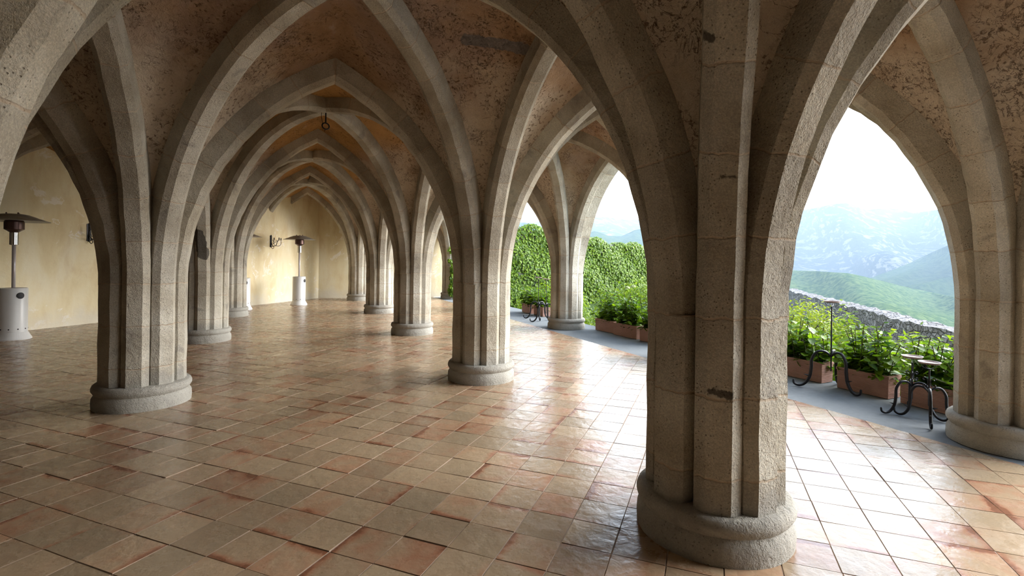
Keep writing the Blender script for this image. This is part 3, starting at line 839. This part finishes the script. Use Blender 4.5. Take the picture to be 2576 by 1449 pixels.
def wall_prism(name, pts, thick, z0, mat, jag=0.06):
    """free-standing wall along a polyline of (x, y, ztop)"""
    V = []; F = []; P = []
    for i in range(len(pts) - 1):
        a_ = np.array(pts[i]); b_ = np.array(pts[i + 1]); L = np.linalg.norm((b_ - a_)[:2]); m = max(2, int(L / 0.25))
        for k in range(m): P.append(a_ + (b_ - a_) * k / m)
    P.append(np.array(pts[-1]))
    for i, p in enumerate(P):
        d = P[min(i + 1, len(P) - 1)] - P[max(i - 1, 0)]; d = d[:2] / np.linalg.norm(d[:2]); n_ = np.array([-d[1], d[0]]) * thick / 2
        zt = p[2] + random.uniform(-jag, jag)
        for sgn in (-1, 1):
            V += [(p[0] + sgn * n_[0], p[1] + sgn * n_[1], z0), (p[0] + sgn * n_[0], p[1] + sgn * n_[1], zt)]
    for i in range(len(P) - 1):
        o = 4 * i; q = o + 4
        F += [(o, q, q + 1, o + 1), (o + 2, o + 3, q + 3, q + 2), (o + 1, q + 1, q + 3, o + 3)]
    F += [(0, 1, 3, 2)]; o = 4 * (len(P) - 1); F += [(o, o + 2, o + 3, o + 1)]
    return fix_normals(mesh(name, V, F, mat)), P
rw, _ = wall_prism('garden_wall', [(18.5, 14.4, 0.62), (17.0, 12.8, 0.60), (13.5, 8.9, 0.60), (10.5, 5.5, 0.60), (9.6, 3.6, 0.5)], 0.45, -1.2, M['rubble'], 0.035)
tag(rw, 'low grey rubble stone wall beyond the planters in the right-hand opening', 'wall')
IV = [(6.95, 21.6, 3.1), (9.6, 21.8, 3.15), (12.3, 22.3, 2.85), (15.0, 23.0, 2.6), (18.8, 24.0, 2.35), (24.0, 26.0, 2.1)]
iw, IP = wall_prism('garden_wall', IV, 0.4, -1.0, M['rubble'], 0.05)
tag(iw, 'tall garden wall completely covered by green ivy', 'wall')
IPa = np.array([p for p in IP]); N_ = 38000
seg = rng.integers(0, len(IPa) - 1, N_); f_ = rng.random((N_, 1)); base = IPa[seg] * (1 - f_) + IPa[seg + 1] * f_
dxy = (IPa[seg + 1] - IPa[seg])[:, :2]; dxy /= np.linalg.norm(dxy, axis=1, keepdims=True); nn = np.stack([dxy[:, 1], -dxy[:, 0]], 1)
zt = base[:, 2] + 0.1 + 0.10 * np.sin(base[:, 0] * 1.9) + 0.08 * np.sin(base[:, 0] * 4.3 + 1)
zz = -0.6 + (zt + 0.6) * rng.random(N_)
th_ = 0.24 + rng.uniform(0, 0.16, N_) + 0.06 * np.sin(base[:, 0] * 2.2 + zz * 3)
top = rng.random(N_) < 0.12
th_[top] = rng.uniform(-0.2, 0.25, top.sum()); zz[top] = zt[top] + rng.uniform(-.05, .08, top.sum())
C = np.stack([base[:, 0] + nn[:, 0] * th_, base[:, 1] + nn[:, 1] * th_, zz], 1)
Nn = np.stack([nn[:, 0], nn[:, 1], np.full(N_, 0.55)], 1) + rng.normal(0, .28, (N_, 3)); Nn[top, 2] += 1
tag(leaves('ivy', C, Nn, rng.uniform(.075, .14, N_), M['ivy'], None, 0.95, .2, 'ivy', 0.5), 'dense bright green ivy hanging over the tall garden wall', 'ivy', None, 'stuff')
# ivy spilling over the far half pier
N_ = 900
zz = np.where(rng.random(N_) < 0.86, rng.uniform(0.15, 1.35, N_), rng.choice([1.55, 2.05], N_) + rng.normal(0, .05, N_)); wdt = np.where(zz < 1.4, 0.26 - 0.05 * zz, 0.30)
C = np.stack([6.06 + rng.uniform(-1, .8, N_) * wdt, 20.02 - rng.uniform(0, .14, N_), zz], 1)
Nn = np.tile(np.array([-.2, -1, .4]), (N_, 1)) + rng.normal(0, .35, (N_, 3))
tag(leaves('hanging_ivy', C, Nn, rng.uniform(.07, .14, N_), M['ivy'], None, .9, .2, 'ivy', .4), 'small ivy cluster hanging down the far outer pier', 'ivy', None, 'stuff')

# ---------------------------------------------------------------- hills and haze
def ray(px, py):
    a_, b_ = px - 1288.0, py - 655.5; c_, s_ = math.cos(0.014), math.sin(0.014)
    u, v = a_ * c_ + b_ * s_, -a_ * s_ + b_ * c_
    return u / FPX, v / FPX
def az_z(px, py, rad):
    """ground point at horizontal distance rad seen towards pixel (px, py)"""
    u, v = ray(px, py); dx = math.sin(TH) + u * math.cos(TH); dy = math.cos(TH) - u * math.sin(TH)
    h = math.hypot(dx, dy); k = rad / h
    return dx * k, dy * k, EYE - v * k
def hill(name, crest, r_crest, r_foot, y_foot, mat, rough, seed, nx=150, ny=46):
    xs = np.linspace(crest[0][0], crest[-1][0], nx); ys = np.interp(xs, [c[0] for c in crest], [c[1] for c in crest])
    r_ = np.random.default_rng(seed)
    V = []; F = []
    ph = r_.uniform(0, 6.28, (6, 2)); 
    def fn(a_, b_):
        s = 0
        for q in range(5):
            fr = 2 ** q
            s += (1 - abs(math.sin(a_ * 3.1 * fr + ph[q, 0] + 1.7 * math.sin(b_ * 2.3 * fr + ph[q, 1])))) / fr
        return s - 1.0
    for jy in range(ny + 6):
        t = jy / ny
        for ix in range(nx):
            if jy <= ny:
                rad = r_foot + (r_crest - r_foot) * t; yy = y_foot + (ys[ix] - y_foot) * (t ** 0.8)
                wob = rough * fn(ix / nx * 4, t * 2.0) * math.sin(math.pi * min(t, 1)) + rough * 0.10 * fn(ix / nx * 11, 3.3)
                x, y, z = az_z(xs[ix], yy, rad * (1 + 0.10 * math.sin(ix * .21 + t * 5)))
                z += wob * rad / r_crest
            else:
                rad = r_crest * (1 + 0.06 * (jy - ny)); x, y, z = az_z(xs[ix], ys[ix], rad); z -= r_crest * 0.03 * (jy - ny)
            V.append((x, y, z))
    for jy in range(ny + 5):
        for ix in range(nx - 1):
            q = jy * nx + ix; F.append((q, q + 1, q + nx + 1, q + nx))
    return struct(mesh(name, V, F, mat, smooth=True))
M['mt_far'] = hill_material('far_mountain', (0.012, 0.020, 0.014), (0.022, 0.032, 0.022), (0.11, 0.11, 0.11), 0.52, 0.60, 1.8)
M['mt_mid'] = hill_material('mid_hill', (0.018, 0.040, 0.018), (0.042, 0.066, 0.028), (0.08, 0.08, 0.07), 0.70, 0.78, 2.5)
M['mt_near'] = hill_material('near_hill', (0.018, 0.046, 0.018), (0.075, 0.105, 0.042), (0.09, 0.09, 0.08), 0.70, 0.76, 5.0)
hill('mountain_far', [(1150, 560), (1320, 556), (1400, 553), (1480, 549), (1520, 544), (1580, 551), (1620, 551), (1700, 545), (1850, 540), (2000, 527), (2050, 522), (2090, 513), (2130, 508), (2155, 517), (2180, 528), (2230, 524), (2270, 529), (2300, 536), (2340, 528), (2380, 521), (2480, 515), (2700, 520), (3100, 500), (3600, 515), (4400, 440), (5600, 400)], 4800, 2600, 790, M['mt_far'], 95, 3, 420)
hill('hills_mid', [(1150, 566), (1320, 560), (1360, 570), (1440, 592), (1475, 584), (1500, 580), (1530, 591), (1562, 593), (1600, 577), (1640, 572), (1720, 585), (1850, 640), (2000, 725), (2120, 722), (2190, 698), (2240, 680), (2290, 660), (2350, 630), (2420, 600), (2550, 560), (2700, 540), (3100, 560), (3600, 620), (4400, 600), (5600, 520)], 2500, 1500, 810, M['mt_mid'], 45, 5, 400)
hill('hills_near', [(1150, 640), (1500, 655), (1800, 668), (1960, 676), (2010, 680), (2060, 681), (2130, 686), (2170, 694), (2220, 706), (2280, 722), (2350, 738), (2430, 752), (2700, 770), (3600, 800), (5600, 860)], 1400, 260, 905, M['mt_near'], 16, 8, 400)
kz = NT('valley_haze')
vsc = kz.n('VolumeScatter'); vsc.inputs['Color'].default_value = (0.60, 0.78, 1.0, 1); vsc.inputs['Density'].default_value = 1 / 10000.0; vsc.inputs['Anisotropy'].default_value = 0.0
kz.l(vsc.outputs[0], kz.out.inputs['Volume'])
HZ = mesh('valley_haze', *box(90, 7500, -2500, 8500, -700, 700), kz.m); struct(HZ)

# ---------------------------------------------------------------- patio heaters
def heater(x, y, face, label):
    e = empty('patio_heater', (x, y, 0), label, 'patio heater', 'white gas patio heaters', face)
    V, F = lathe([(0.27, 0), (0.272, 0.02), (0.215, 0.13), (0.20, 0.14)], 48); mesh('base', V, F, M['white_enamel'], e)
    V, F = lathe([(0.208, 0.12), (0.208, 0.955), (0.198, 0.97), (0.05, 0.972)], 48); bo = mesh('cabinet', V, F, M['white_enamel'], e, smooth=True)
    bo.modifiers.new('es', 'EDGE_SPLIT').split_angle = R(35)
    V, F = lathe([(0.029, 0.96), (0.029, 1.80)], 24); mesh('pole', V, F, M['pole_steel'], e, smooth=True)
    V, F = lathe([(0.05, 1.78), (0.066, 1.79), (0.066, 2.02), (0.05, 2.03)], 32); mesh('neck', V, F, M['chrome'], e)
    V, F = lathe([(0.06, 2.02), (0.10, 2.05), (0.145, 2.08), (0.145, 2.22), (0.13, 2.25), (0.02, 2.27)], 40); mesh('burner', V, F, M['burner'], e)
    hp = [(0.50, 2.235), (0.52, 2.232), (0.52, 2.238), (0.44, 2.262), (0.435, 2.268), (0.33, 2.305), (0.325, 2.312), (0.22, 2.350), (0.215, 2.357), (0.12, 2.372), (0.02, 2.376)]
    V, F = lathe([(0.02, 2.30), (0.2, 2.30), (0.36, 2.265)] + hp, 56); mesh('hood', V, F, M['hood'], e)
    for a_ in (0.5, 2.6, 4.7):
        V, F = lathe([(0.012, 2.35), (0.012, 2.392), (0.006, 2.40)], 10, 0.11 * math.cos(a_), 0.11 * math.sin(a_)); mesh('knob', V, F, M['burner'], e)
    # round service port on the front (local -Y) and the row of small vents
    def disc(r0, z, ang, dep, name, mat, dz=0.0):
        V = []; F = []
        n = 28
        for ring_, (rr, dd) in enumerate(((r0, 0.0), (r0, dep), (r0 * .86, dep * 1.6), (r0 * .5, dep * 1.8))):
            for i in range(n):
                a2 = 2 * math.pi * i / n; sx_ = rr * math.cos(a2) / 0.208; aa = ang + sx_
                V.append(((0.207 + dd) * math.sin(aa), -(0.207 + dd) * math.cos(aa), z + rr * math.sin(a2)))
        for r_ in range(3):
            for i in range(n): F.append((r_ * n + i, r_ * n + (i + 1) % n, (r_ + 1) * n + (i + 1) % n, (r_ + 1) * n + i))
        F.append(tuple(range(3 * n, 4 * n)))
        return fix_normals(mesh(name, V, F, mat, e))
    disc(0.06, 0.83, 0.0, 0.006, 'port', M['black'])
    for k in range(-3, 4): disc(0.012, 0.20, 0.62 * k - 0.15, 0.003, 'vent', M['black'])
    return e
def faceto(x, y, off):       # rotation so that local -Y looks at the camera, then turned
    return math.atan2(-x, y) * 1.0 + off
heater(-4.90, 12.55, faceto(-4.9, 12.55, R(28)), 'nearest white patio heater, at the left edge of the frame')
heater(0.14, 18.85, faceto(0.14, 18.85, R(58)), 'white patio heater standing free at the far end of the nave')
heater(-1.46, 17.55, faceto(-1.46, 17.55, R(20)), 'white patio heater mostly hidden behind the far left piers')

# ---------------------------------------------------------------- wrought iron
def sconce(p, n, label):
    e = empty('wall_sconce', p, label, 'wall lamp', 'wrought iron wall sconces', math.atan2(n.y, n.x))
    # local +X points into the room
    v = tube([(0.02, 0, -0.22), (0.02, 0, 0.22)], 0.014, 8); v2 = box(0.0, 0.012, -0.045, 0.045, -0.2, 0.2)
    mesh('back_plate', *merge(v, v2), M['iron'], e)
    arm = spline([(0.02, 0, -0.02), (0.10, 0, -0.16), (0.22, 0, -0.14), (0.27, 0, -0.02), (0.34, 0, 0.05)], 6)
    sc1 = spline([(0.02, 0, -0.2), (0.08, 0, -0.26), (0.13, 0, -0.22), (0.09, 0, -0.17), (0.06, 0, -0.2)], 5)
    mesh('arm', *merge(tube(arm, 0.010), tube(sc1, 0.008)), M['iron'], e)
    for s in (-1, 1):
        br = spline([(0.2, 0, -0.15), (0.26, s * 0.10, -0.16), (0.28, s * 0.17, -0.08), (0.28, s * 0.17, 0.05)], 6)
        cl = spline([(0.1, 0, -0.1), (0.15, s * 0.06, -0.02), (0.2, s * 0.09, 0.0), (0.17, s * 0.10, 0.04), (0.14, s * .07, 0.02)], 5)
        mesh('branch', *merge(tube(br, 0.008), tube(cl, 0.007)), M['iron'], e)
        V, F = lathe([(0.01, 0.05), (0.035, 0.055), (0.035, 0.062), (0.016, 0.065), (0.016, 0.12), (0.012, 0.12)], 14, 0.28, s * 0.17); mesh('candle_cup', V, F, M['iron'], e)
    V, F = lathe([(0.01, 0.05), (0.035, 0.055), (0.035, 0.062), (0.016, 0.065), (0.016, 0.13), (0.012, 0.13)], 14, 0.34, 0); mesh('candle_cup', V, F, M['iron'], e)
    return e
def wallpt(px, py):          # where a pixel ray meets the oblique wall
    u, v = ray(px, py); d = Vector((math.sin(TH) + u * math.cos(TH), math.cos(TH) - u * math.sin(TH), 0))
    k = WA.dot(wn_) / d.dot(wn_)
    return d * k + Vector((0, 0, EYE - v * k))
nin = -wn_
sconce(wallpt(681, 607), nin, 'iron wall sconce on the cream wall left of the far heater')
sconce(wallpt(223, 585), nin, 'iron wall sconce beside the left foreground pier')

def candle_stand(x, y, h, rz, label, scale=1.0, scroll=True):
    e = empty('candle_stand', (x, y, 0), label, 'candle stand', 'black iron candle stands', rz)
    s = scale
    V, F = tube([(0, 0, 0.17 * s), (0, 0, h - 0.07)], 0.009, 10); mesh('pole', V, F, M['iron'], e)
    for k in range(3):
        a_ = k * 2 * math.pi / 3
        prof = [(0.0, 0.31), (0.05, 0.355), (0.12, 0.35), (0.165, 0.28), (0.17, 0.19), (0.185, 0.10), (0.225, 0.035), (0.275, 0.012), (0.318, 0.03), (0.325, 0.072)]
        pts = spline([(r_ * s * math.cos(a_), r_ * s * math.sin(a_), max(z * s, 0.012)) for r_, z in prof], 5)
        rd = [0.009 * s + 0.006 * s * math.sin(math.pi * i / (len(pts) - 1)) for i in range(len(pts))]; rd[-1] = 0.003
        sp = tube([(0.185 * s * math.cos(a_), 0.185 * s * math.sin(a_), 0.11 * s), (0.235 * s * math.cos(a_), 0.235 * s * math.sin(a_), 0.125 * s)], [0.010 * s, 0.002], 6)
        mesh('leg', *merge(tube(pts, rd), sp), M['iron'], e)
    if scroll:
        parts = []
        zc = 0.42 * s
        for k in range(3):
            a_ = k * 2 * math.pi / 3 + 1.0
            for sg in (-1, 1):
                pr = [(0.012, 0.0), (0.02, 0.03), (0.045, 0.05), (0.06, 0.035), (0.05, 0.02), (0.04, 0.028)]
                parts.append(tube(spline([(r_ * math.cos(a_), r_ * math.sin(a_), zc + sg * z) for r_, z in pr], 4), 0.005, 6))
        mesh('scrolls', *merge(*parts), M['iron'], e)
    ring_ = [(0.083 * math.cos(t_), 0.083 * math.sin(t_), h - 0.018) for t_ in np.linspace(0, 2 * math.pi, 25)]
    hoops = [tube([(0.083 * math.cos(a0) * math.cos(t_), 0.083 * math.sin(a0) * math.cos(t_), h - 0.018 - 0.055 * math.sin(t_)) for t_ in np.linspace(0, math.pi, 15)], 0.003, 5) for a0 in (0, math.pi / 2)]
    mesh('holder', *merge(tube(ring_, 0.004, 6), *hoops), M['iron'], e)
    V, F = lathe([(0.05, h - 0.025), (0.085, h - 0.02), (0.098, h), (0.092, h), (0.078, h - 0.012), (0.02, h - 0.014)], 32); mesh('dish', V, F, M['dish'], e)
    return e
candle_stand(6.48, 4.45, 1.15, 0.35, 'tall iron candle stand in front of the middle right-hand planter', 1.35, False)
candle_stand(6.22, 3.36, 0.64, 0.6, 'low iron candle stand behind its twin near the right pier', 1.0)
candle_stand(6.07, 3.12, 0.63, -0.5, 'low iron candle stand nearest the right pier, in front of its twin', 1.0)
candle_stand(6.22, 12.62, 1.17, 0.2, 'left one of the tall stands by the outer pier', 1.35, False)
candle_stand(6.17, 12.05, 1.15, 0.9, 'right one of the tall stands, touching the outer pier outline', 1.35, False)

# ring hook at the nave crossing
hx, hy_ = (XC['L'] + XC['R']) / 2, (YS[3] + YS[4]) / 2
e = empty('ceiling_hook', (hx, hy_, 3.74), 'black iron hook and ring hanging from the nave rib crossing', 'hook')
mesh('shank', *tube([(0, 0, 0.32), (0.0, 0, 0.10)], 0.011), M['iron'], e)
rg = [(0.062 * math.cos(t_), 0.0, 0.04 + 0.05 * math.sin(t_)) for t_ in np.linspace(0, 2 * math.pi, 25)]
mesh('ring', *tube([(x * .9, x * .4, z) for x, y, z in rg], 0.011), M['iron'], e)
mesh('link', *tube([(0.0, 0, -0.01), (-0.015, 0, -0.04), (0, 0, -0.075), (0.015, 0, -0.04), (0.0, 0, -0.01)], 0.004), M['iron'], e)
mesh('wire', *tube([(-0.06, -0.02, 0.30), (-0.07, -0.02, 0.2), (-0.05, -0.02, 0.07)], 0.004), M['iron'], e)

# socket on the end wall
mesh_p = empty('wall_socket', (5.17, 21.36, 0.62), 'small grey socket plate low on the end wall', 'socket')
mesh('plate', *box(-0.09, 0.09, -0.015, 0.02, -0.05, 0.05), M['white_enamel'], mesh_p)
for s in (-1, 1): mesh('outlet', *box(s * 0.04 - 0.028, s * 0.04 + 0.028, -0.022, -0.012, -0.03, 0.03), M['black'], mesh_p)

# ---------------------------------------------------------------- place the stains on the built surfaces
bpy.context.view_layer.update()
dg = bpy.context.evaluated_depsgraph_get()
def hit(px, py):
    u, v = ray(px, py)
    d = Vector((math.sin(TH) + u * math.cos(TH), math.cos(TH) - u * math.sin(TH), -v)).normalized()
    r = sc.ray_cast(dg, Vector((0, 0, EYE)), d); return r[1] if r[0] else Vector((0, 0, -50))
for key, a_, b_, rad in (('stain0', (1770, 90), (1792, 96), 0.03), ('stain1', (1815, 443), (1855, 446), 0.015), ('stain2', (1785, 985), (1835, 995), 0.03),
                         ('stain3', (498, 590), (512, 640), 0.10), ('smear', (1175, 100), (1320, 124), 0.075)):
    A_, B_ = hit(*a_), hit(*b_)
    for na, nb, nr in SPOTS[key]:
        for i_ in range(3): na.inputs[i_].default_value = A_[i_]; nb.inputs[i_].default_value = B_[i_]
        nr.outputs[0].default_value = rad
